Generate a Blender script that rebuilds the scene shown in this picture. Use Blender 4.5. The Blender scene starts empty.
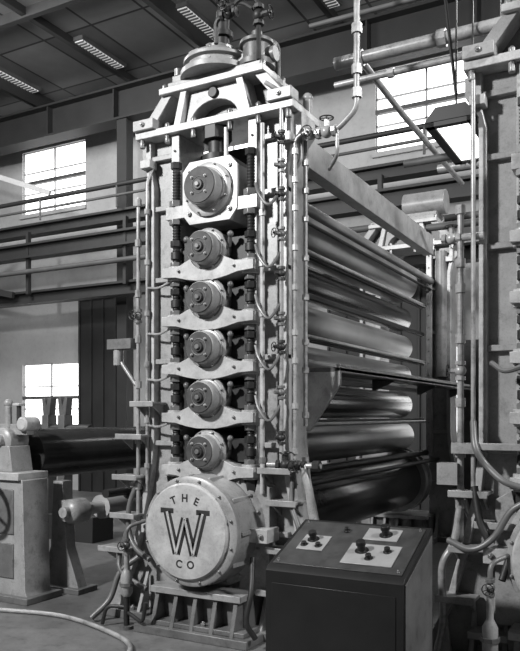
import bpy, bmesh, math, random
from mathutils import Vector, Matrix
random.seed(4)
S=bpy.context.scene
HC=10.2
# ---------------------------------------------------------------- materials
def mat(name,col,rough=.5,metal=0.,var=.25,scale=4.,bump=.0,emit=0,dirt=.0,spec=.5):
    m=bpy.data.materials.new(name); m.use_nodes=True
    nt=m.node_tree; N=nt.nodes; L=nt.links; b=N['Principled BSDF']
    b.inputs['Roughness'].default_value=rough; b.inputs['Metallic'].default_value=metal
    b.inputs['Specular IOR Level'].default_value=spec
    tc=N.new('ShaderNodeTexCoord')
    no=N.new('ShaderNodeTexNoise'); no.inputs['Scale'].default_value=scale; no.inputs['Detail'].default_value=6
    no.inputs['Roughness'].default_value=.65
    L.new(tc.outputs['Object'],no.inputs['Vector'])
    cr=N.new('ShaderNodeValToRGB')
    lo=col*(1-var); hi=min(1,col*(1+var*.5))
    cr.color_ramp.elements[0].position=.25; cr.color_ramp.elements[0].color=(lo,lo,lo,1)
    cr.color_ramp.elements[1].position=.7; cr.color_ramp.elements[1].color=(hi,hi,hi,1)
    L.new(no.outputs['Fac'],cr.inputs['Fac'])
    out=cr.outputs['Color']
    if dirt>0:
        for scl,d,p0,p1 in ((2.5,dirt*.7,.3,.6),(9,dirt*.8,.34,.48),(60,dirt*.6,.3,.5)):
            n2=N.new('ShaderNodeTexNoise'); n2.inputs['Scale'].default_value=scl; n2.inputs['Detail'].default_value=12; n2.inputs['Roughness'].default_value=.7
            L.new(tc.outputs['Object'],n2.inputs['Vector'])
            r2=N.new('ShaderNodeValToRGB'); r2.color_ramp.elements[0].position=p0; r2.color_ramp.elements[1].position=p1
            d=1-d; r2.color_ramp.elements[0].color=(d,d,d,1); r2.color_ramp.elements[1].color=(1,1,1,1)
            L.new(n2.outputs['Fac'],r2.inputs['Fac'])
            mx=N.new('ShaderNodeMix'); mx.data_type='RGBA'; mx.blend_type='MULTIPLY'; mx.inputs[0].default_value=1
            L.new(out,mx.inputs[6]); L.new(r2.outputs['Color'],mx.inputs[7]); out=mx.outputs[2]
    L.new(out,b.inputs['Base Color'])
    if bump>0:
        bp=N.new('ShaderNodeBump'); bp.inputs['Strength'].default_value=bump; bp.inputs['Distance'].default_value=.01
        L.new(no.outputs['Fac'],bp.inputs['Height']); L.new(bp.outputs['Normal'],b.inputs['Normal'])
    if emit>0:
        b.inputs['Emission Color'].default_value=(1,1,1,1); b.inputs['Emission Strength'].default_value=emit
    return m
M=dict(
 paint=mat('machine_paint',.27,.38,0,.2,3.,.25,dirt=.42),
 paint2=mat('machine_paint_dark',.12,.42,0,.3,4.,.25,dirt=.45),  # darker grey version of the machine paint
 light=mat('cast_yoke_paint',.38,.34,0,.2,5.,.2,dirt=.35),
 steel=mat('machined_steel',.22,.38,.6,.3,8.),
 dark=mat('oily_steel',.02,.5,.0,.5,8.,.1,spec=.35),
 cap=mat('bearing_cap_iron',.055,.6,.0,.4,9.,.1,dirt=.3,spec=.25),
 black=mat('black_enamel',.009,.4,0,.4,3.,spec=.35),
 rubber=mat('hose_rubber',.10,.4,0,.3,6.),
 pipe=mat('pipe_paint',.31,.3,.1,.3,9.,dirt=.45),
 chrome=mat('ground_steel_roll',.28,.33,.5,.2,2.),
 gloss=mat('oiled_bottom_roll',.07,.2,.5,.3,2.),
 rolld=mat('dark_roll',.03,.22,.1,.4,2.),
 rollm=mat('filled_roll',.31,.36,.0,.2,2.),
 conc=mat('concrete_floor',.12,.5,0,.5,.9,.1,dirt=.45),
 wall=mat('painted_block_wall',.38,.8,0,.2,.6,dirt=.15),
 beam=mat('dark_steel_beam',.016,.6,0,.4,2.),
 beamg=mat('grey_steel_beam',.07,.6,0,.4,2.),
 glow=mat('window_glass',.9,.4,0,.02,1.,emit=2.6),
 lamp=mat('lamp_tube',.9,.4,0,.02,1.,emit=3.),
 lens=mat('lamp_louver',.45,.5,0,.1,1.,emit=.4),
 panel=mat('console_panel',.045,.35,.1,.5,5.,dirt=.3),
 plate=mat('console_plate',.24,.35,.1,.15,9.),
)
def ceil_mat():
    m=mat('ceiling_panels',.13,.8,0,.35,.5)
    nt=m.node_tree; N=nt.nodes; L=nt.links; b=N['Principled BSDF']
    src=b.inputs['Base Color'].links[0].from_socket
    tc=N.new('ShaderNodeTexCoord'); br=N.new('ShaderNodeTexBrick')
    br.offset=0; br.inputs['Scale'].default_value=1; br.inputs['Mortar Size'].default_value=.03
    br.inputs['Brick Width'].default_value=1.35; br.inputs['Row Height'].default_value=2.0
    br.inputs['Color1'].default_value=(1,1,1,1); br.inputs['Color2'].default_value=(.45,.45,.45,1); br.inputs['Mortar'].default_value=(.08,.08,.08,1)
    L.new(tc.outputs['Object'],br.inputs['Vector'])
    mx=N.new('ShaderNodeMix'); mx.data_type='RGBA'; mx.blend_type='MULTIPLY'; mx.inputs[0].default_value=1
    L.new(src,mx.inputs[6]); L.new(br.outputs['Color'],mx.inputs[7]); L.new(mx.outputs[2],b.inputs['Base Color'])
    return m
M['ceil']=ceil_mat()
# ---------------------------------------------------------------- builder
class B:
    def __init__(s): s.bm=bmesh.new(); s.mats=[]
    def mi(s,m):
        if m not in s.mats: s.mats.append(m)
        return s.mats.index(m)
    def faces(s,fs,m):
        i=s.mi(m)
        for f in fs: f.material_index=i
    def box(s,x0,x1,y0,y1,z0,z1,m='paint'):
        return s.boxM(Matrix.Translation(((x0+x1)/2,(y0+y1)/2,(z0+z1)/2)),(x1-x0,y1-y0,z1-z0),m)
    def boxM(s,M4,size,m='paint'):
        r=bmesh.ops.create_cube(s.bm,size=1,matrix=M4@Matrix.Diagonal((*size,1)))
        fs={f for v in r['verts'] for f in v.link_faces}; s.faces(fs,m)
    def bar(s,p0,p1,w,h,m='beam'):
        p0=Vector(p0);p1=Vector(p1);d=p1-p0
        q=d.to_track_quat('X','Z').to_matrix().to_4x4()
        s.boxM(Matrix.Translation((p0+p1)/2)@q,(d.length,w,h),m)
    def lathe(s,o,ax,prof,m='paint',seg=32,cap=True):
        o=Vector(o);ax=Vector(ax).normalized()
        q=ax.to_track_quat('Z','Y').to_matrix()
        rings=[]
        for t,r in prof:
            rings.append([s.bm.verts.new(o+q@Vector((r*math.cos(a),r*math.sin(a),t))) for a in [2*math.pi*(k+.5)/seg for k in range(seg)]])
        fs=[]
        for a,b in zip(rings,rings[1:]):
            for k in range(seg):
                fs.append(s.bm.faces.new((a[k],a[(k+1)%seg],b[(k+1)%seg],b[k])))
        if cap:
            fs.append(s.bm.faces.new(rings[0][::-1])); fs.append(s.bm.faces.new(rings[-1]))
        s.faces(fs,m)
    def cyl(s,p0,p1,r,m='paint',seg=20,r2=None):
        p0=Vector(p0);p1=Vector(p1)
        s.lathe(p0,p1-p0,[(0,r),((p1-p0).length,r if r2 is None else r2)],m,seg)
    def prism(s,pts,a,b,m='paint',plane='xz'):
        def V(u,v,w):
            return {'xz':(u,w,v),'yz':(w,u,v),'xy':(u,v,w)}[plane]
        A=[s.bm.verts.new(V(u,v,a)) for u,v in pts]; C=[s.bm.verts.new(V(u,v,b)) for u,v in pts]
        n=len(pts); fs=[s.bm.faces.new(A),s.bm.faces.new(C[::-1])]
        for k in range(n): fs.append(s.bm.faces.new((A[k],C[k],C[(k+1)%n],A[(k+1)%n])))
        s.faces(fs,m)
    def sphere(s,c,r,m='paint',sc=(1,1,1)):
        rr=bmesh.ops.create_uvsphere(s.bm,u_segments=18,v_segments=10,radius=r,matrix=Matrix.Translation(c)@Matrix.Diagonal((*sc,1)))
        s.faces({f for v in rr['verts'] for f in v.link_faces},m)
    def tube(s,pts,r,m='pipe',seg=10,smooth=False,fil=.07):
        P=[Vector(p) for p in pts]
        if smooth:
            Q=[];E=[P[0]*2-P[1]]+P+[P[-1]*2-P[-2]]
            for i in range(1,len(E)-2):
                for k in range(8):
                    t=k/8;a,b,c,d=E[i-1:i+3]
                    Q.append(.5*((2*b)+(c-a)*t+(2*a-5*b+4*c-d)*t*t+(3*b-a-3*c+d)*t**3))
            Q.append(P[-1])
        else:
            Q=[P[0]]
            for i in range(1,len(P)-1):
                a,b,c=P[i-1:i+2]; l=min(fil,(a-b).length*.45,(c-b).length*.45)
                u=b+(a-b).normalized()*l; w=b+(c-b).normalized()*l
                for k in range(6):
                    t=k/5; Q.append(u*(1-t)**2+b*2*t*(1-t)+w*t*t)
            Q.append(P[-1])
        R=[];nrm=None
        for i,p in enumerate(Q):
            d=(Q[min(i+1,len(Q)-1)]-Q[max(i-1,0)]).normalized()
            if nrm is None:
                nrm=d.orthogonal().normalized()
            nrm=(nrm-d*nrm.dot(d)).normalized(); bn=d.cross(nrm)
            R.append([s.bm.verts.new(p+(nrm*math.cos(2*math.pi*k/seg)+bn*math.sin(2*math.pi*k/seg))*r) for k in range(seg)])
        fs=[]
        for a,b in zip(R,R[1:]):
            for k in range(seg): fs.append(s.bm.faces.new((a[k],a[(k+1)%seg],b[(k+1)%seg],b[k])))
        fs.append(s.bm.faces.new(R[0][::-1])); fs.append(s.bm.faces.new(R[-1])); s.faces(fs,m)
    def torus(s,c,ax,R,r,m='black',seg=28,ms=8):
        q=Vector(ax).to_track_quat('Z','Y').to_matrix(); c=Vector(c); g=[]
        for i in range(seg):
            a=2*math.pi*i/seg
            g.append([s.bm.verts.new(c+q@Vector(((R+r*math.cos(b))*math.cos(a),(R+r*math.cos(b))*math.sin(a),r*math.sin(b)))) for b in [2*math.pi*j/ms for j in range(ms)]])
        fs=[s.bm.faces.new((g[i][j],g[(i+1)%seg][j],g[(i+1)%seg][(j+1)%ms],g[i][(j+1)%ms])) for i in range(seg) for j in range(ms)]
        s.faces(fs,m)
    def bolt(s,c,ax,r=.018,h=.02,m='steel'):
        c=Vector(c);a=Vector(ax).normalized(); s.cyl(c-a*.004,c+a*h,r,m,6); s.cyl(c+a*h,c+a*(h+.012),r*.55,m,8)
    def handwheel(s,c,ax,R,m='black'):
        s.torus(c,ax,R,R*.1,m); q=Vector(ax).to_track_quat('Z','Y').to_matrix(); c=Vector(c)
        for k in range(4):
            a=k*math.pi/2+.4; s.cyl(c,c+q@Vector((R*math.cos(a),R*math.sin(a),0)),R*.07,m,6)
        s.cyl(c-q@Vector((0,0,R*.2)),c+q@Vector((0,0,R*.2)),R*.2,m,10)
    def valve(s,c,ax,out,k=1.,m='pipe',wheel=True):
        c=Vector(c);a=Vector(ax).normalized();o=Vector(out).normalized()
        s.sphere(c,.045*k,m)
        s.cyl(c-a*.075*k,c-a*.045*k,.042*k,m,8); s.cyl(c+a*.045*k,c+a*.075*k,.042*k,m,8)
        s.cyl(c,c+o*.09*k,.022*k,m,8)
        if wheel: s.handwheel(c+o*.1*k,o,.05*k)
    def fitting(s,c,ax,r=.035,h=.06,m='pipe'):
        c=Vector(c);a=Vector(ax).normalized(); s.cyl(c-a*h/2,c+a*h/2,r,m,8)
    def obj(s,name,parent=None,bevel=.006,loc=None):
        bmesh.ops.recalc_face_normals(s.bm,faces=s.bm.faces)
        me=bpy.data.meshes.new(name); s.bm.to_mesh(me); s.bm.free()
        for m in s.mats: me.materials.append(M[m])
        me.shade_smooth(); me.set_sharp_from_angle(angle=math.radians(38))
        o=bpy.data.objects.new(name,me); S.collection.objects.link(o)
        if parent: o.parent=parent
        if loc: o.location=loc
        if bevel:
            bv=o.modifiers.new('bevel','BEVEL'); bv.width=bevel; bv.segments=2; bv.limit_method='ANGLE'; bv.angle_limit=math.radians(50)
        return o
def empty(name,loc=(0,0,0)):
    e=bpy.data.objects.new(name,None); e.location=loc; S.collection.objects.link(e); return e
# ---------------------------------------------------------------- room
b=B(); b.box(-17,10,-14,9.2,-.2,0,'conc'); b.obj('floor',bevel=0)
b=B(); b.box(-17,10,-14,9.2,HC,HC+.2,'ceil'); b.obj('ceiling',bevel=0)
b=B(); b.box(-17.2,-17,-14,9.2,-.2,HC+.2,'wall'); b.obj('wall_left',bevel=0)
b=B(); b.box(10,10.2,-14,9.2,-.2,HC+.2,'wall'); b.obj('wall_right',bevel=0)
bands=[(0,5.2,1.55,3.4,[(-15.8,-13.6),(-11.9,-9.85),(-6.2,-4.0),(.02,1.4),(3.2,5.3),(7,9)]),
       (5.2,HC,7.55,9.3,[(-15.8,-13.6),(-11.9,-9.6),(-6.2,-4.0),(-1.56,.60),(3.2,5.3),(7,9)])]
b=B()
for z0,z1,r0,r1,wins in bands:
    x=-17
    for a,c in wins:
        b.box(x,a,9,9.2,z0,z1,'wall'); b.box(a,c,9,9.2,z0,r0,'wall'); b.box(a,c,9,9.2,r1,z1,'wall'); x=c
    b.box(x,10,9,9.2,z0,z1,'wall')
b.obj('wall_back',bevel=0)
n=0
for z0,z1,r0,r1,wins in bands:
    for a,c in wins:
        n+=1; b=B(); b.box(a,c,9.12,9.14,r0,r1,'glow')
        for k in (0,2,4):
            xx=a+(c-a)*k/4; b.box(xx-.02,xx+.02,9.06,9.11,r0,r1,'wall')
        for k in range(4):
            zz=r0+(r1-r0)*k/3; b.box(a,c,9.06,9.11,zz-.015,zz+.015,'wall')
        zz=(r0+r1)/2; b.box(a,c,9.0,9.1,zz-.04,zz+.04,'beamg')
        b.box(a-.05,c+.05,8.93,9.05,r0-.1,r0,'wall')
        b.obj('window_%d'%n,bevel=0)
def door(x0,x1,h,name):
    b=B(); b.box(x0,x1,8.88,8.98,0,h,'beam')
    k=x0
    while k<x1: b.box(k,k+.05,8.83,8.89,0,h,'beam'); k+=.4
    b.box(x0-.02,x1+.02,8.82,8.98,h,h+.12,'beamg'); b.obj(name)
door(-9.7,-8.0,5.0,'door_1'); door(-2.6,-.1,5.0,'added_dark_panel')  # second one: added dark panel hiding the bright wall behind the roll ends
def ibeam(b,x0,x1,y,z0,z1,w=.3,m='beam'):
    b.box(x0,x1,y-w/2,y+w/2,z0,z0+.05,m); b.box(x0,x1,y-w/2,y+w/2,z1-.05,z1,m); b.box(x0,x1,y-.025,y+.025,z0+.04,z1-.04,m)
b=B(); ibeam(b,-16.98,9.98,7.9,8.95,9.75,.45)
for k in range(13): b.box(-16+k*2.1,-15.97+k*2.1,7.7,8.1,9.0,9.7,'beam')
for xx in (-16.6,-7.35,1.9,9.6): b.box(xx-.12,xx+.12,7.8,8.0,0,8.95,'beam'); b.box(xx-.14,xx+.14,7.72,7.78,0,8.95,'beam')
b.obj('crane_girder',bevel=0)
e=empty('mezzanine_steelwork'); b=B()
ibeam(b,-16.98,9.98,7.2,6.35,6.62); ibeam(b,-16.98,9.98,7.0,5.75,6.1); ibeam(b,-16.98,9.98,7.2,4.7,5.0)
for k in range(9):
    xx=-15.5+k*2.95; b.box(xx-.04,xx+.04,6.95,7.05,4.9,6.4,'beam')
for xx in (-15.2,-12.4,-5.5,1.6,5.6,9.2): b.box(xx-.07,xx+.07,7.1,7.3,0,4.75,'beam')
b.bar((-14,7.2,5),(-11,7.2,6.4),.08,.12,'beamg'); b.bar((-16.9,6.9,6.4),(-10,6.9,4.9),.08,.15,'beam')
b.tube([(-16.98,6.9,7.1),(9.98,6.9,7.1)],.05,'beam'); b.tube([(-16.98,6.8,5.4),(9.98,6.8,5.4)],.06,'beamg')
b.tube([(-16.98,6.85,6.85),(9.98,6.85,6.85)],.03,'beamg')
for k in range(12): b.cyl((-16+k*2.3,6.88,6.6),(-16+k*2.3,6.88,7.12),.025,'beamg',8)
b.bar((-12.0,6.9,8.4),(-8.8,6.9,7.2),.06,.12,'wall')
b.obj('girders',e,bevel=0)
for yy in (7.0,3.0,-1.0):
    for k in range(8):
        xx=-12.8+k*2.7; b=B()
        b.box(xx-.22,xx+.22,yy-.8,yy+.7,HC-.08,HC,'beamg'); b.box(xx-.18,xx+.18,yy-.75,yy+.65,HC-.095,HC-.07,'lens')
        for q in range(14): b.box(xx-.18,xx+.18,yy-.72+q*.1-.012,yy-.72+q*.1+.012,HC-.12,HC-.08,'beamg')
        b.obj('ceiling_light',bevel=0)
b=B()
for k in range(9):
    xx=-15.6+k*2.7; b.box(xx-.06,xx+.06,-14,9,HC-.16 if k%2 else HC-.36,HC,'beam')
for yy in (-3.2,.9,4.9): b.box(-17,10,yy-.06,yy+.06,HC-.2,HC,'beam')
b.obj('roof_purlins',bevel=0)
# ---------------------------------------------------------------- calender machine
ZR=[4.09,3.53,3.07,2.617,2.16,1.667,.97]
RR=[.29,.19,.205,.19,.205,.235,.42]
YF=5.8
def front_frame():
    b=B()
    for s in (-1,1):
        P=[(.40,.06),(1.15,.06),(1.15,.2),(1.02,.5),(.9,.95),(.80,1.4),(.76,1.75),(.76,4.25),(.80,4.42),(.80,4.7),(.40,4.7)]
        b.prism([(s*u,z) for u,z in P],.03,.33,'paint')
        outer=[(1.15,.06),(1.15,.2),(1.02,.5),(.9,.95),(.80,1.4),(.76,1.75),(.76,4.25),(.80,4.42),(.80,4.7)]
        b.prism([(s*u,z) for u,z in outer]+[(s*(u-.06),z) for u,z in outer[::-1]],-.05,.04,'light')
        b.prism([(s*u,z) for u,z in outer]+[(s*(u-.06),z) for u,z in outer[::-1]],.32,.38,'light')
        b.box(min(s*.38,s*.47),max(s*.38,s*.47),-.08,.36,1.35,4.7,'light')
        for k in range(17):
            z=1.5+k*.19; b.bolt((s*.425,-.08,z),(0,-1,0),.014,.014)
        for z in (.9,1.7,2.5,3.3,4.0,4.5): b.box(min(s*.45,s*.76),max(s*.45,s*.76),-.03,.04,z,z+.05,'paint')
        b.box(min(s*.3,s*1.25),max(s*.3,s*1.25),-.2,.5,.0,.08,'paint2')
        b.prism([(s*.95,.08),(s*1.2,.08),(s*1.0,.5)],-.15,-.1,'paint')
        for u in (.55,.8,1.05):
            b.prism([(-.18,.07),(-.02,.07),(-.02,.45)],s*u-.02,s*u+.02,'paint','yz')
            b.bolt((s*(u+.1),-.13,.08),(0,0,1),.03,.035)
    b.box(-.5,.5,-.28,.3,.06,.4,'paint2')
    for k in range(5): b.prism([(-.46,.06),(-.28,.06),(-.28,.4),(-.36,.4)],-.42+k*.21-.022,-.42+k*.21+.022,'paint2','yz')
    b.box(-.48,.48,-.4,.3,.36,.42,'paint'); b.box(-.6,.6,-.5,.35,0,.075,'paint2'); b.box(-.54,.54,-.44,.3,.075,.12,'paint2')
    for u in (-.3,.0,.3): b.bolt((u+.1,-.4,.12),(0,0,1),.025,.03)
    # crown, strongly tapered
    b.box(-.86,.86,-.14,.46,4.70,4.77,'light')
    b.prism([(-.80,4.77),(.80,4.77),(.50,5.12),(-.50,5.12)],.1,.28,'paint2')
    for s in (-1,1):
        b.prism([(s*.84,4.77),(s*.70,4.77),(s*.42,5.12),(s*.54,5.12)],-.1,.42,'paint')
        b.prism([(s*.42,4.77),(s*.34,4.77),(s*.26,5.12),(s*.33,5.12)],-.12,.42,'light')
        b.box(min(s*.62,s*.86),max(s*.62,s*.86),-.18,-.02,4.77,4.87,'paint')
        b.bolt((s*.74,-.18,4.82),(0,-1,0),.025,.02)
    arc=[(.26*math.cos(a),4.77+.19*math.sin(a)) for a in [math.pi*k/12 for k in range(13)]]
    b.prism(arc+[(-.32,4.77),(-.27,5.12),(.27,5.12),(.32,4.77)],-.06,.12,'paint')
    b.cyl((0,-.06,5.02),(0,-.09,5.02),.05,'dark',16)
    b.box(-.57,.57,-.15,.46,5.08,5.14,'light')
    b.box(-.50,.52,-.10,.40,5.14,5.20,'paint')
    for u in (-.8,-.5,-.2,.2,.5,.8):
        b.bolt((u,-.1,4.77),(0,0,1),.03,.04)
        b.cyl((u,-.1,4.62),(u,-.1,4.7),.03,'steel',6)
    for u in (-.53,.54): b.bolt((u,-.1,5.14),(0,0,1),.028,.045); b.bolt((u,.3,5.14),(0,0,1),.028,.045)
    for s in (-1,1):
        b.prism([(s*.76,4.4),(s*.88,4.55),(s*.88,4.7),(s*.76,4.7)],0,.3,'paint')
        b.cyl((s*.80,.3,4.77),(s*.80,.3,4.93),.045,'paint',12); b.sphere((s*.80,.3,4.94),.05,'paint')
        b.cyl((s*.68,.2,4.77),(s*.68,.2,4.98),.03,'dark',10)
        b.box(min(s*.70,s*.82),max(s*.70,s*.82),-.12,.0,4.42,4.5,'light')
    return b
def housings():
    b=B()
    for i,z in enumerate(ZR[:-1]):
        R=.2 if i else .25
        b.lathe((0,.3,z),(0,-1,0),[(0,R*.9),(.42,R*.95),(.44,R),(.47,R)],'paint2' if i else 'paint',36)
        b.lathe((0,-.14,z),(0,-1,0),[(0,R),(.03,R),(.045,R*.93),(.05,R*.86)],'light' if i==0 else 'paint',36)
        c=.15 if i else .175
        b.lathe((0,-.18,z),(0,-1,0),[(0,c+.02),(.02,c+.02),(.025,c),(.12,c),(.13,c-.006)],'paint',32)
        b.lathe((0,-.308,z),(0,-1,0),[(0,c-.008),(.012,c-.012)],'cap',32)
        b.torus((0,-.32,z),(0,1,0),.075,.006,'paint2',24,6)
        b.lathe((0,-.312,z),(0,-1,0),[(0,.05),(.03,.045)],'dark',16); b.cyl((0,-.34,z),(0,-.36,z),.022,'paint2',12)
        for k in range(4):
            a=math.pi/4+k*math.pi/2; b.bolt((.1*math.cos(a),-.318,z+.1*math.sin(a)),(0,-1,0),.016,.014,'paint')
        for k in range(8):
            a=math.pi/8+k*math.pi/4; b.bolt(((R-.02)*math.cos(a),-.19,z+(R-.02)*math.sin(a)),(0,-1,0),.012,.012)
        if i:
            top=[(-.5,z-.14),(-.3,z-.13)]+[((R-.01)*math.cos(a),z+(R-.01)*math.sin(a)) for a in [math.pi*(1.13+.74*k/10) for k in range(11)]]+[(.3,z-.13),(.5,z-.14)]
            bot=[(.5,z-.225),(.34,z-.235),(.22,z-.265),(.1,z-.285),(-.1,z-.285),(-.22,z-.265),(-.34,z-.235),(-.5,z-.225)]
            b.prism(top+bot,-.2,.1,'light')
            for s in (-1,1):
                b.cyl((s*.41,-.08,z-.25),(s*.41,-.08,z-.115),.085,'light',20)
                b.cyl((s*.41,-.08,z-.30),(s*.41,-.08,z-.25),.062,'steel',6)
                b.cyl((s*.41,-.08,z-.115),(s*.41,-.08,z-.07),.062,'steel',6)
                b.cyl((s*.41,-.08,z-.04),(s*.41,-.08,z+.03),.055,'dark',12)
                b.cyl((s*.41,-.08,z+.08),(s*.41,-.08,z+.14),.06,'dark',6)
                b.bolt((s*.3,-.2,z-.18),(0,-1,0),.016,.016)
                b.sphere((s*.24,-.16,z+.12),.03,'paint2'); b.cyl((s*.24,-.16,z+.12),(s*.19,-.1,z+.02),.02,'paint2',8)
                b.box(min(s*.17,s*.36),max(s*.17,s*.36),-.05,.2,z-.1,z+.12,'dark')
        else:
            oct_=[(-.3,z-.2),(-.22,z-.3),(.22,z-.3),(.3,z-.2),(.3,z+.2),(.22,z+.29),(-.22,z+.29),(-.3,z+.2)]
            b.prism(oct_,-.14,.2,'light')
            for s in (-1,1):
                b.box(min(s*.28,s*.5),max(s*.28,s*.5),-.13,.15,z-.22,z-.1,'light')
                b.cyl((s*.41,-.08,z-.27),(s*.41,-.08,z-.22),.07,'steel',6)
                b.cyl((s*.41,-.08,z-.1),(s*.41,-.08,z-.04),.07,'steel',6)
                b.bolt((s*.22,-.14,z+.2),(0,-1,0),.025,.02); b.bolt((s*.22,-.14,z-.2),(0,-1,0),.025,.02)
    z=ZR[0]
    b.cyl((0,-.0,z+.28),(0,-.0,4.72),.085,'dark',20); b.cyl((0,0,z+.29),(0,0,z+.35),.14,'dark',20)
    b.cyl((0,0,4.58),(0,0,4.71),.14,'dark',8); b.cyl((.16,-.1,z+.26),(.16,-.1,4.65),.022,'pipe',8)
    b.box(-.38,.38,.30,.33,1.4,4.6,'beam')  # added near-black sheet standing in for the gloom between the columns
    zb=ZR[-1]
    b.lathe((.02,.3,zb),(0,-1,0),[(0,.5),(.30,.5),(.32,.56),(.42,.56),(.44,.54),(.46,.50),(.62,.485),(.72,.47),(.73,.49),(.79,.49),(.80,.475),(.805,.43)],'paint',64)
    b.lathe((.0,-.49,zb),(0,-1,0),[(0,.43),(.035,.43),(.05,.415),(.052,.39)],'light',64)
    b.lathe((.0,-.50,zb),(0,-1,0),[(0,.385),(.03,.385)],'paint',64)
    b.torus((0,-.532,zb),(0,1,0),.37,.010,'dark',56,6)
    b.torus((0,-.535,zb),(0,1,0),.412,.006,'dark',56,6)
    for k in range(12):
        a=math.pi/12+k*math.pi/6; b.bolt((.458*math.cos(a)+.01,-.5,zb+.458*math.sin(a)),(0,-1,0),.015,.015)
    for k in range(20):
        a=k*math.pi/10; b.bolt((.525*math.cos(a)+.02,-.13,zb+.525*math.sin(a)),(0,-1,0),.016,.03)
    for k in range(10):
        a=k*math.pi/5; p=Vector((.02+.49*math.cos(a),-.15,zb+.49*math.sin(a))); q=Vector((.02+.48*math.cos(a),-.42,zb+.48*math.sin(a))); b.bar(p,q,.035,.035,'paint')
    for s in (-1,1):
        b.prism([(s*.3,.39),(s*.62,.39),(s*.62,1.35),(s*.5,1.42),(s*.45,1.2)],-.12,.25,'paint')
        b.box(min(s*.5,s*.68),max(s*.5,s*.68),-.28,-.05,.88,1.0,'light')
        b.bolt((s*.62,-.28,.94),(0,-1,0),.025,.02)
    def stroke(p,q,w,m='dark',h=0,t=.02):
        p=Vector((p[0],-.535-h,zb+p[1]));q=Vector((q[0],-.535-h,zb+q[1])); b.bar(p,q,t,w,m)
    W=[(-.19,.17),(-.09,-.20),(0,.12),(.09,-.20),(.19,.17)]
    for p,q in zip(W,W[1:]): stroke(p,q,.078)
    for p,q in zip(W,W[1:]): stroke(p,q,.022,'light',.006)
    for u in (-.19,.19): stroke((u-.07,.18),(u+.07,.18),.045)
    return b
def threaded():
    b=B()
    for s in (-1,1):
        pr=[];z=0
        while z<2.95:
            pr+=[(z,.040),(z+.013,.033),(z+.026,.040)]; z+=.028
        b.lathe((s*.41,-.08,1.42),(0,0,1),pr,'dark',14)
        b.cyl((s*.41,-.08,1.3),(s*.41,-.08,1.42),.07,'dark',6)
        b.cyl((s*.41,-.08,4.36),(s*.41,-.08,4.42),.055,'dark',6)
    return b
def rolls():
    b=B(); ms=['rollm','rolld','rollm','chrome','rolld','chrome','gloss']
    for i,(z,r) in enumerate(zip(ZR,RR)):
        b.lathe((0,.4,z),(0,1,0),[(-.1,r*.45),(.12,r*.45),(.12,r*.97),(.15,r),(YF-.65,r),(YF-.62,r*.97),(YF-.62,r*.45),(YF-.4,r*.45)],ms[i],64)
    return b
def doctors():
    b=B()
    y0,y1=.36,YF
    b.box(.58,.72,y0,4.9,4.37,4.66,'light')
    b.cyl((.45,y0,4.14),(.45,y1,4.14),.055,'rollm',24); b.cyl((.45,y0,4.0),(.45,y1,4.0),.02,'dark',12)
    for i,z in enumerate(ZR[:-1]):
        r=RR[i]
        if i==0: continue
        b.box(.28,.33,y0,y1,z+r-.01,z+r+.05,'beam')
        if i in (1,3,5): b.cyl((.34,y0,z+.23),(.34,y1,z+.23),.024,'light',12)
    b.cyl((.38,y0,1.40),(.38,y1,1.40),.045,'dark',20)
    b.cyl((.55,y0,1.3),(.55,y1,1.3),.03,'dark',12)
    b.lathe((0,.36,ZR[-1]),(0,1,0),[(0,.49),(.1,.49),(.12,.46),(.26,.45),(.28,.49),(.34,.49)],'paint',48)
    b.lathe((0,YF-.5,ZR[-1]),(0,1,0),[(0,.5),(.1,.5),(.12,.47),(.26,.46),(.28,.5),(.34,.5)],'paint',48)
    return b
def catwalk():
    b=B()
    b.box(.74,1.1,.36,YF+.1,2.40,2.44,'paint2'); b.box(1.06,1.1,.36,YF+.1,2.39,2.47,'light')
    b.prism([(.74,1.85),(.8,1.85),(1.1,2.28),(1.1,2.40),(.74,2.40)],.36,.4,'light')
    for y in (2.2,4.0,YF-.05): b.prism([(.74,2.28),(.78,2.28),(1.0,2.38),(1.0,2.40),(.74,2.40)],y,y+.035,'paint2')
    return b
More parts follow.
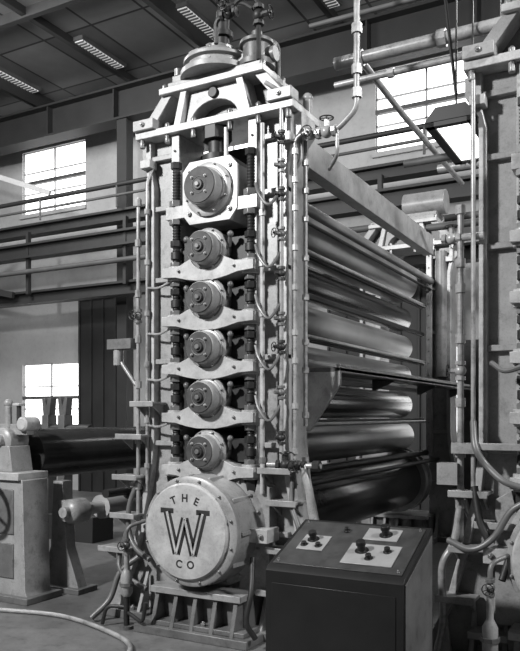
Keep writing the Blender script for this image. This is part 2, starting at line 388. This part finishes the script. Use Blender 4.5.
def gearhead():
    b=B()
    b.lathe((-.04,.08,5.20),(0,0,1),[(0,.36),(.05,.36),(.06,.29),(.12,.29),(.13,.33),(.16,.33),(.17,.29),(.21,.26),(.25,.18),(.26,.10),(.32,.10)],'paint',40)
    for k in range(10):
        a=k*math.pi/5; b.bolt((-.04+.325*math.cos(a),.08+.325*math.sin(a),5.25),(0,0,1),.016,.02); b.bolt((-.04+.31*math.cos(a),.08+.31*math.sin(a),5.36),(0,0,1),.012,.012)
    for k in range(8):
        a=k*math.pi/4+.2; b.bar((-.04+.2*math.cos(a),.08+.2*math.sin(a),5.44),(-.04+.29*math.cos(a),.08+.29*math.sin(a),5.38),.02,.05,'paint')
    b.lathe((.40,.05,5.20),(0,0,1),[(0,.17),(.05,.17),(.055,.13),(.20,.13),(.21,.16),(.24,.16),(.27,.10),(.28,.05),(.34,.05)],'paint2',28)
    b.box(.12,.40,-.02,.14,5.22,5.34,'paint'); b.cyl((.50,.05,5.30),(.60,.05,5.30),.07,'paint2',20)
    b.box(-.48,-.34,-.05,.2,5.20,5.28,'paint'); b.cyl((-.43,-.02,5.28),(-.43,-.02,5.35),.04,'steel',16)
    b.tube([(.40,.05,5.5),(.40,.05,5.74),(.25,.05,5.86),(.08,.1,5.9)],.022,'dark',8)
    b.cyl((.0,.1,5.45),(.0,.1,5.85),.065,'dark',14); b.cyl((.0,.1,5.60),(.0,.1,5.65),.1,'dark',14)
    b.valve((.5,-.1,5.60),(0,0,1),(1,0,0),1.2,'dark'); b.valve((.2,-.12,5.68),(1,0,0),(0,-1,.3),1.1,'dark')
    b.tube([(.5,-.1,5.2),(.5,-.1,5.75),(.3,-.12,5.8),(.2,-.12,5.68),(.05,-.1,5.68),(.05,-.1,5.45)],.022,'dark',8)
    b.tube([(.5,.3,5.2),(.5,.3,5.5),(.4,.32,5.6),(-.2,.32,5.6),(-.3,.32,5.2)],.018,'pipe',8)
    return b
def rear_extra():
    b=B()
    b.box(-.3,.5,5.9,6.4,5.20,5.31,'paint'); b.cyl((-.1,6.15,5.5),(.6,6.15,5.5),.2,'paint',24)
    b.box(.9,1.25,6.0,6.4,0,3.2,'paint2')
    b.cyl((.62,5.75,2.6),(.62,5.75,4.6),.09,'paint',16)
    return b
parts=[('front_frame',front_frame().obj('front_frame')),('bearing_housings',housings().obj('bearing_housings',bevel=.004)),
 ('adjusting_screws',threaded().obj('adjusting_screws',bevel=0)),('press_rolls',rolls().obj('press_rolls',bevel=0)),
 ('doctor_bars',doctors().obj('doctor_bars')),('screwdown_gear',gearhead().obj('screwdown_gear',bevel=.004))]
cm=empty('calender_machine',(.08,0,0)); cm2=empty('calender_machine.001',(3.26,.05,0))
for n_,o in parts:
    o.parent=cm
    for par,dy,ok in ((cm,YF,n_=='front_frame'),(cm2,0,True),(cm2,YF,n_=='front_frame')):
        if ok:
            o2=bpy.data.objects.new('rear_frame' if dy else n_,o.data); S.collection.objects.link(o2); o2.parent=par; o2.location=(0,dy,0)
            for md in o.modifiers:
                bv=o2.modifiers.new('bevel','BEVEL'); bv.width=md.width; bv.segments=2; bv.limit_method='ANGLE'; bv.angle_limit=md.angle_limit
catwalk().obj('side_walkway',cm)
rear_extra().obj('rear_drive',cm)
zb=ZR[-1]
for txt,a0,s0 in (('T',114,1),('H',90,1),('E',66,1),('C',-102,-1),('O',-78,-1)):
    a=math.radians(a0); cu=bpy.data.curves.new('badge_letter','FONT'); cu.body=txt; cu.size=.095; cu.extrude=.008; cu.offset=.003; cu.align_x='CENTER'; cu.align_y='CENTER'
    cu.materials.append(M['dark']); o=bpy.data.objects.new('badge_letter',cu); S.collection.objects.link(o); o.parent=cm
    o.location=(.295*math.cos(a),-.535,zb+.295*math.sin(a)); o.rotation_euler=(math.pi/2,math.radians((90*s0)-a0),0)
b=B(); b.cyl((.0,.1,5.8),(.0,.1,HC-.01),.04,'black',16); b.cyl((.0,.1,5.95),(.0,.1,6.15),.07,'black',16); b.obj('drive_shaft',cm)
# ---------------------------------------------------------------- pipework on machine
b=B()
b.tube([(-.87,-.08,.95),(-.87,-.08,4.15)],.02); b.tube([(-.76,-.08,1.25),(-.76,-.08,4.3),(-.72,-.03,4.45)],.017)
for z in (1.3,1.75,2.3,2.75,3.2,3.7,4.1): b.fitting((-.87,-.08,z),(0,0,1),.034,.07)
for z in (1.5,1.95,2.5,3.0,3.5,4.0): b.fitting((-.76,-.08,z),(0,0,1),.03,.05)
b.box(-1.22,-.92,-.14,.0,2.66,2.76,'paint2'); b.cyl((-1.12,-.08,2.5),(-1.12,-.08,2.68),.05,'pipe',12)
b.tube([(-1.1,-.08,2.55),(-.9,-.08,2.3)],.02)
b.valve((-.87,-.08,2.98),(0,0,1),(0,-1,0),.9)
for z in (3.25,2.8,2.35,1.9): b.tube([(-.76,-.08,z),(-.6,-.1,z-.02),(-.36,-.14,z+.06)],.012,'pipe',8)
b.tube([(-.87,-.08,1.35),(-.95,-.12,1.1),(-.93,-.15,.85),(-.8,-.2,.7),(-.6,-.25,.62)],.026,'rubber',10,True)
b.tube([(-.97,-.1,.9),(-1.05,-.15,.6),(-.95,-.22,.45),(-.6,-.3,.35)],.024,'rubber',10,True)
b.tube([(-.85,-.1,.6),(-1.0,-.2,.45),(-1.05,-.3,.2),(-1.15,-.45,.04)],.03,'rubber',10,True)
b.tube([(.74,-.12,1.5),(.74,-.12,4.85),(.6,-.16,4.95)],.020); b.tube([(.84,-.05,1.35),(.84,-.05,4.45),(1.0,-.05,4.5)],.018)
b.tube([(.895,.05,1.9),(.895,.05,4.55)],.02)
for i,z in enumerate((4.45,4.2,3.95,3.6,3.25,2.85,2.6,2.2,1.8)):
    b.valve((.74,-.12,z),(0,0,1),(-.6,-1,0),.8,'paint2' if i%2 else 'dark',wheel=(i%3==0))
    b.fitting((.84,-.05,z-.12),(0,0,1),.03,.05); b.fitting((.895,.05,z-.2),(0,0,1),.032,.05)
for z in (4.05,3.5,3.05,2.6,2.15):
    b.tube([(.74,-.12,z-.05),(.66,-.2,z-.2),(.56,-.2,z-.1),(.5,-.16,z+.02)],.014,'rubber',8,True)
b.tube([(.56,-.14,1.3),(.56,-.14,4.6)],.022,'light')
for z in (1.6,2.0,2.45,2.9,3.35,3.8): b.fitting((.56,-.14,z),(0,0,1),.034,.05,'steel')
b.valve((.78,-.12,1.56),(1,0,0),(0,0,1),1.1,'dark'); b.valve((.9,-.12,1.56),(1,0,0),(0,-1,0),1.,'dark')
b.tube([(.6,-.12,1.56),(1.12,-.12,1.56)],.022,'pipe')
b.fitting((1.08,-.12,1.56),(1,0,0),.05,.06,'dark')
b.tube([(.95,-.12,1.56),(1.02,-.15,1.35),(1.05,-.15,1.15),(1.12,-.15,.9),(1.2,-.2,.6)],.035,'pipe',12,True)
b.tube([(.84,-.1,1.45),(.86,-.15,1.2),(.95,-.2,1.0),(.92,-.2,.75)],.024,'rubber',10,True)
b.tube([(.55,-.3,.75),(.62,-.45,.5),(.6,-.5,.25),(.66,-.45,.1)],.025,'dark',10,True)
b.obj('pipework',cm,bevel=0)
b=B()
def step(x0,x1,z,y=-.2,m='paint'):
    b.box(x0,x1,y,.02,z,z+.025,m)
    for u in (x0+.03,x1-.05): b.prism([(y+.02,z),(.02,z),(.02,z-.13)],u,u+.02,'paint','yz')
    b.box(x0,x1,y-.01,y,z-.02,z+.035,m)
for x0,x1,z in ((-.8,-.52,2.1),(-.98,-.66,1.78),(-1.02,-.72,1.38),(-1.05,-.75,1.0),(-1.2,-.85,.66),(.62,.95,1.5),(.7,1.0,1.22),(.7,.98,.8),(.6,.98,.42)):
    step(x0-.08,x1-.08,z)
b.obj('step_brackets',cm)
def trap(x,y,name,par=None):
    b=B(); b.cyl((x,y,0),(x,y,.03),.07,'paint2',20); b.cyl((x,y,.03),(x,y,.32),.028,'dark',14)
    b.lathe((x,y,.3),(0,0,1),[(0,.035),(.03,.055),(.2,.055),(.24,.035),(.26,.025),(.42,.025)],'paint',20)
    b.cyl((x,y,.4),(x,y,.43),.07,'paint2',8); b.valve((x,y,.78),(0,0,1),(0,-1,0),.8,'paint2')
    b.tube([(x,y,.2),(x-.2,y-.05,.2),(x-.25,y-.05,.02)],.018,'dark'); b.tube([(x,y,.75),(x,y,.95),(x+.12,y+.15,1.0)],.018,'paint2')
    b.tube([(x+.02,y,.15),(x+.25,y-.08,.1),(x+.3,y-.1,.3)],.018,'dark'); b.obj(name,par,bevel=0)
trap(-.72,-.45,'steam_trap',cm); trap(2.70-3.26,-.62,'steam_trap',cm2)
b=B()
b.tube([(2.37,-.05,1.0),(2.37,-.05,3.65)],.026); b.tube([(2.25,-.05,3.4),(2.55,-.05,3.4)],.03); b.tube([(2.48,-.1,1.4),(2.48,-.1,4.6)],.018)
for z in (1.3,1.7,2.1,2.6,3.0,3.2,3.62): b.fitting((2.37,-.05,z),(0,0,1),.04,.07)
b.valve((2.3,-.05,3.4),(1,0,0),(0,0,1),1.); b.valve((2.37,-.05,2.35),(0,0,1),(-1,0,0),1.)
b.box(2.32,2.5,-.15,.02,1.7,1.78,'paint'); b.box(2.2,2.36,-.12,.02,1.45,1.62,'paint')
b.tube([(2.48,-.1,1.95),(2.52,-.2,1.75),(2.6,-.2,1.62),(2.75,-.25,1.5),(2.95,-.25,1.45)],.026,'rubber',10,True)
b.tube([(2.62,-.12,2.4),(2.75,-.2,2.33),(2.95,-.2,2.4)],.02,'rubber',8,True)
b.tube([(2.37,-.05,1.3),(2.33,-.1,1.0),(2.25,-.15,.8),(2.26,-.15,.4),(2.2,-.2,.04)],.03,'pipe',10,True)
b.tube([(2.3,-.15,1.02),(2.5,-.25,.98),(2.66,-.25,1.08),(2.8,-.25,1.3),(3.0,-.25,1.4)],.026,'rubber',10,True)
b.tube([(2.5,-.15,1.45),(2.55,-.2,1.2),(2.62,-.22,1.05)],.028,'dark',10,True)
b.tube([(2.9,-.25,1.3),(2.8,-.3,1.0),(2.75,-.4,.8)],.026,'dark',10,True)
b.obj('steam_hoses',cm2,bevel=0,loc=(-3.26,-.05,0))
b=B()
for x0,x1,z in ((2.3,2.6,1.38),(2.3,2.6,.95),(2.2,2.5,.55),(2.5,2.8,1.15),(2.45,2.8,.3),(2.5,2.85,1.75)): step(x0,x1,z+.0)
b.obj('ladder_step_brackets',cm2,loc=(-3.26,-.02,0))
# overhead piping
b=B()
b.tube([(.95,.8,5.45),(6,.8,5.45)],.06,'pipe',16); b.tube([(1.05,.55,5.12),(6,.55,5.12)],.03,'pipe',12); b.tube([(.9,.3,5.6),(6,1.0,5.95)],.025,'beamg',10)
b.tube([(1.48,0,HC-.01),(1.48,0,4.62),(1.3,0,4.47),(.95,0,4.47)],.026,'pipe',12)
for z in (4.75,4.95,5.3): b.fitting((1.48,0,z),(0,0,1),.045,.08)
b.valve((1.2,0,4.47),(1,0,0),(0,0,1),1.2,'pipe'); b.valve((1.05,0,4.47),(1,0,0),(0,-1,0),1.,'pipe')
b.tube([(.95,0,4.47),(.95,0,4.25),(.9,0,4.2)],.02); b.tube([(1.3,0,4.47),(1.3,.0,4.25),(1.1,.3,4.25)],.018)
for x in (1.2,2.0,3.2): b.fitting((x,.8,5.45),(1,0,0),.08,.08); b.fitting((x+.4,.55,5.12),(1,0,0),.045,.06)
b.tube([(1.6,.55,HC-.01),(2.3,.1,4.6)],.014,'black',8)
b.tube([(1.2,.8,5.45),(1.2,2.2,5.4),(1.2,5,5.4)],.035,'pipe',12)
b.tube([(1.7,2.5,4.9),(6,2.5,4.9)],.04,'pipe',12); b.tube([(.8,3.5,5.3),(6,3.5,5.3)],.05,'beamg',12)
b.tube([(.9,4.8,5.6),(6,4.8,5.6)],.06,'pipe',12); b.tube([(.9,4.2,4.6),(6,4.2,4.6)],.05,'beamg',12); b.tube([(2.6,5.2,0),(2.6,5.2,5.5)],.05,'pipe',12)
b.valve((1.9,2.5,4.9),(1,0,0),(0,0,1),1.8,'pipe'); b.valve((2.4,4.8,5.6),(1,0,0),(0,0,1),2.2,'paint2')
for y,x in ((2.5,2.2),(3.5,2.4),(4.8,2.0)): b.cyl((x,y,5.0),(x,y,HC-.01),.012,'black',6)
b.obj('overhead_pipes',cm,bevel=0,loc=(-.08,0,0))
# fluorescent fixture with dark frame around the tube panel
b=B(); b.prism([(2.10,4.35),(2.18,4.45),(2.42,4.45),(2.50,4.35),(2.50,4.335),(2.10,4.335)],-.1,.9,'beam')
b.box(2.10,2.17,-.1,.9,4.30,4.34,'beam'); b.box(2.43,2.50,-.1,.9,4.30,4.34,'beam'); b.box(2.10,2.50,-.1,-.04,4.30,4.34,'beam'); b.box(2.10,2.50,.84,.9,4.30,4.34,'beam')
b.box(2.17,2.43,-.04,.84,4.315,4.335,'lamp')
for y in (.1,.7): b.cyl((2.3,y,4.44),(2.3,y,HC-.01),.008,'black',6)
b.obj('fluorescent_lamp',bevel=0)
# ---------------------------------------------------------------- control console
b=B(); X0,X1=1.36,2.34
prof=[(-1.43,.12),(-1.43,.93),(-1.40,.96),(-.78,1.2),(-.75,1.19),(-.75,.12)]
b.prism(prof,X0,X1,'black','yz'); b.prism([(-1.38,0),(-1.38,.12),(-.8,.12),(-.8,0)],X0+.04,X1-.04,'black','yz')
b.prism([(-1.40,.16),(-1.40,.92),(-.79,1.15),(-.79,.16)],X1,X1+.008,'paint2','yz')
b.box(X0+.05,X1-.05,-1.436,-1.43,.2,.85,'black')
t=Vector((0,.62,.24)).normalized(); nn=Vector((0,-t.z,t.y)); o0=Vector((0,-1.40,.96))
def CT(x,v,h): return Vector((x,0,0))+o0+t*v+nn*h
def cplate(x0,x1,v0,v1,h0,h1,m):
    q=Matrix((Vector((1,0,0)),t,nn)).transposed().to_4x4()
    b.boxM(Matrix.Translation(CT((x0+x1)/2,(v0+v1)/2,(h0+h1)/2))@q,(x1-x0,v1-v0,h1-h0),m)
cplate(X0+.03,X1-.03,.03,.63,0,.008,'panel')
cplate(X0+.12,X0+.32,.22,.42,.008,.016,'plate'); cplate(X0+.5,X0+.86,.1,.36,.008,.016,'plate'); cplate(X0+.55,X0+.8,.42,.58,.008,.016,'plate')
def knob(x,v,r=.03,h=.05):
    b.lathe(CT(x,v,.01),nn,[(0,r*1.4),(.008,r*1.4),(.01,r*.8),(h*.6,r*.8),(h*.65,r),(h,r*.9)],'black',20)
knob(X0+.2,.36,.032,.07); knob(X0+.16,.28,.02,.03); knob(X0+.27,.28,.02,.03); knob(X0+.6,.27,.035,.08); knob(X0+.68,.18,.022,.04); knob(X0+.78,.28,.022,.04); knob(X0+.7,.5,.035,.08)
knob(X0+.4,.52,.018,.03)
for x in (X0+.06,X1-.06):
    for v in (.06,.6): b.bolt(CT(x,v,.008),nn,.01,.006)
b.obj('control_console')
# ---------------------------------------------------------------- left roll stands
e=empty('roll_stand'); b=B()
b.prism([(-2.95,0),(-2.1,0),(-2.16,.12),(-2.2,1.3),(-2.3,1.36),(-2.85,1.36),(-2.9,.12)],-.25,.12,'paint')
b.box(-2.98,-2.06,-.32,.2,0,.07,'paint2'); b.box(-2.88,-2.22,-.29,.15,1.3,1.38,'light')
b.prism([(-2.78,.25),(-2.32,.25),(-2.32,.62),(-2.78,.62)],-.265,-.24,'paint2')
b.prism([(-2.78,.72),(-2.32,.72),(-2.32,1.2),(-2.78,1.2)],-.265,-.24,'paint2')
b.prism([(-2.85,1.38),(-2.4,1.38),(-2.45,1.66),(-2.78,1.66)],-.2,.1,'paint')
b.lathe((-2.62,.12,1.72),(0,-1,0),[(0,.14),(.26,.14),(.28,.12),(.29,.07),(.35,.07)],'paint',28)
b.lathe((-2.36,.1,1.9),(0,-1,0),[(0,.08),(.2,.08),(.22,.06)],'light',24); b.box(-2.75,-2.33,-.06,.05,1.78,1.9,'paint')
b.cyl((-2.62,-.05,1.85),(-2.62,-.05,2.12),.04,'paint',14); b.sphere((-2.62,-.05,2.13),.05,'paint')
b.cyl((-2.46,-.05,1.86),(-2.46,-.05,2.12),.025,'dark',14); b.box(-2.51,-2.41,-.1,.0,2.1,2.13,'light')
b.handwheel((-2.66,-.48,1.15),(.25,1,0),.27); b.cyl((-2.66,-.48,1.15),(-2.66,-.24,1.15),.03,'steel')
b.obj('pedestal',e)
b=B()
b.prism([(-2.55,0),(-1.95,0),(-1.98,.1),(-2.14,.5),(-2.2,1.25),(-2.34,1.25),(-2.38,.5),(-2.52,.1)],.35,.5,'paint')
b.box(-2.6,-1.9,.28,.6,0,.06,'paint2')
b.lathe((-2.03,.5,.92),(0,-1,0),[(0,.14),(.2,.14),(.24,.11),(.26,.06),(.33,.06)],'paint',28); b.box(-2.2,-1.95,.3,.5,.8,1.04,'paint')
b.obj('bracket_stand',e)
b=B(); b.lathe((-2.66,.05,1.55),(0,1,0),[(0,.08),(.2,.08),(.2,.28),(.22,.29),(5.6,.29),(5.6,.08),(5.9,.08)],'rolld',56)
b.lathe((-2.03,.5,.92),(0,1,0),[(0,.07),(.3,.07),(.3,.14),(5.2,.14),(5.2,.07),(5.5,.07)],'rollm',40)
b.lathe((-1.7,.5,1.12),(0,1,0),[(0,.05),(.4,.05),(.4,.1),(5.2,.1)],'rolld',40)
b.obj('reel_rolls',e,bevel=0)
b=B(); b.prism([(-2.95,0),(-1.7,0),(-1.9,1.3),(-2.2,1.9),(-2.7,1.9)],6.0,6.3,'paint2'); b.obj('rear_pedestal',e)
b=B()
for x in (-5.1,-4.75):
    b.box(x-.07,x+.07,3.0,3.2,0,2.0,'paint2'); b.prism([(x-.07,2.0),(x+.07,2.0),(x+.1,2.28),(x+.04,2.28),(x,2.15),(x-.04,2.28),(x-.1,2.28)],3.03,3.17,'paint2')
b.box(-5.4,-4.4,3.0,3.3,1.2,1.6,'beam'); b.box(-5.6,-4.0,2.9,3.4,0,.4,'beam'); b.cyl((-5.5,3.1,1.75),(-4.2,3.1,1.75),.1,'dark'); b.obj('winder_frame')
b=B()
b.tube([(-2.6,-.75,.022),(-2.13,-.61,.022),(-1.44,-.48,.022),(-.7,-.66,.022),(-.2,-.95,.022),(.1,-1.6,.022)],.022,'pipe',10,True); b.obj('floor_hose',bevel=0)
# ---------------------------------------------------------------- lights, world, camera
def area(name,loc,tgt,size,en):
    l=bpy.data.lights.new(name,'AREA'); l.energy=en; l.size=size; o=bpy.data.objects.new(name,l); S.collection.objects.link(o)
    o.location=loc; o.rotation_euler=(Vector(tgt)-Vector(loc)).to_track_quat('-Z','Y').to_euler()
area('flood_lamp',(-3.0,-7.3,7.2),(0,0,2.3),.6,1500)
area('roll_fill_light',(8,-1.5,7.5),(.3,3,2.5),1.0,750)  # added fill from upper right, puts highlights on the rolls
area('wall_fill_light',(-8,1,9.0),(-8,8,2),3,850)  # added fill, brightens the left part of the back wall
area('rear_fill_light',(4.5,6.5,8.8),(2,5,2),2,300)  # added fill, lifts the rear right corner
w=bpy.data.worlds.new('world'); S.world=w; w.use_nodes=True; w.node_tree.nodes['Background'].inputs[0].default_value=(.9,.9,.9,1); w.node_tree.nodes['Background'].inputs[1].default_value=.13
S.view_settings.view_transform='Standard'
cam=bpy.data.cameras.new('camera'); co=bpy.data.objects.new('camera',cam); S.collection.objects.link(co); S.camera=co
co.location=(3.757,-5.926,2.0); co.rotation_euler=(math.pi/2,0,math.radians(28.5))
cam.sensor_fit='HORIZONTAL'; cam.sensor_width=36; cam.lens=737/520*36; cam.shift_y=89.5/520
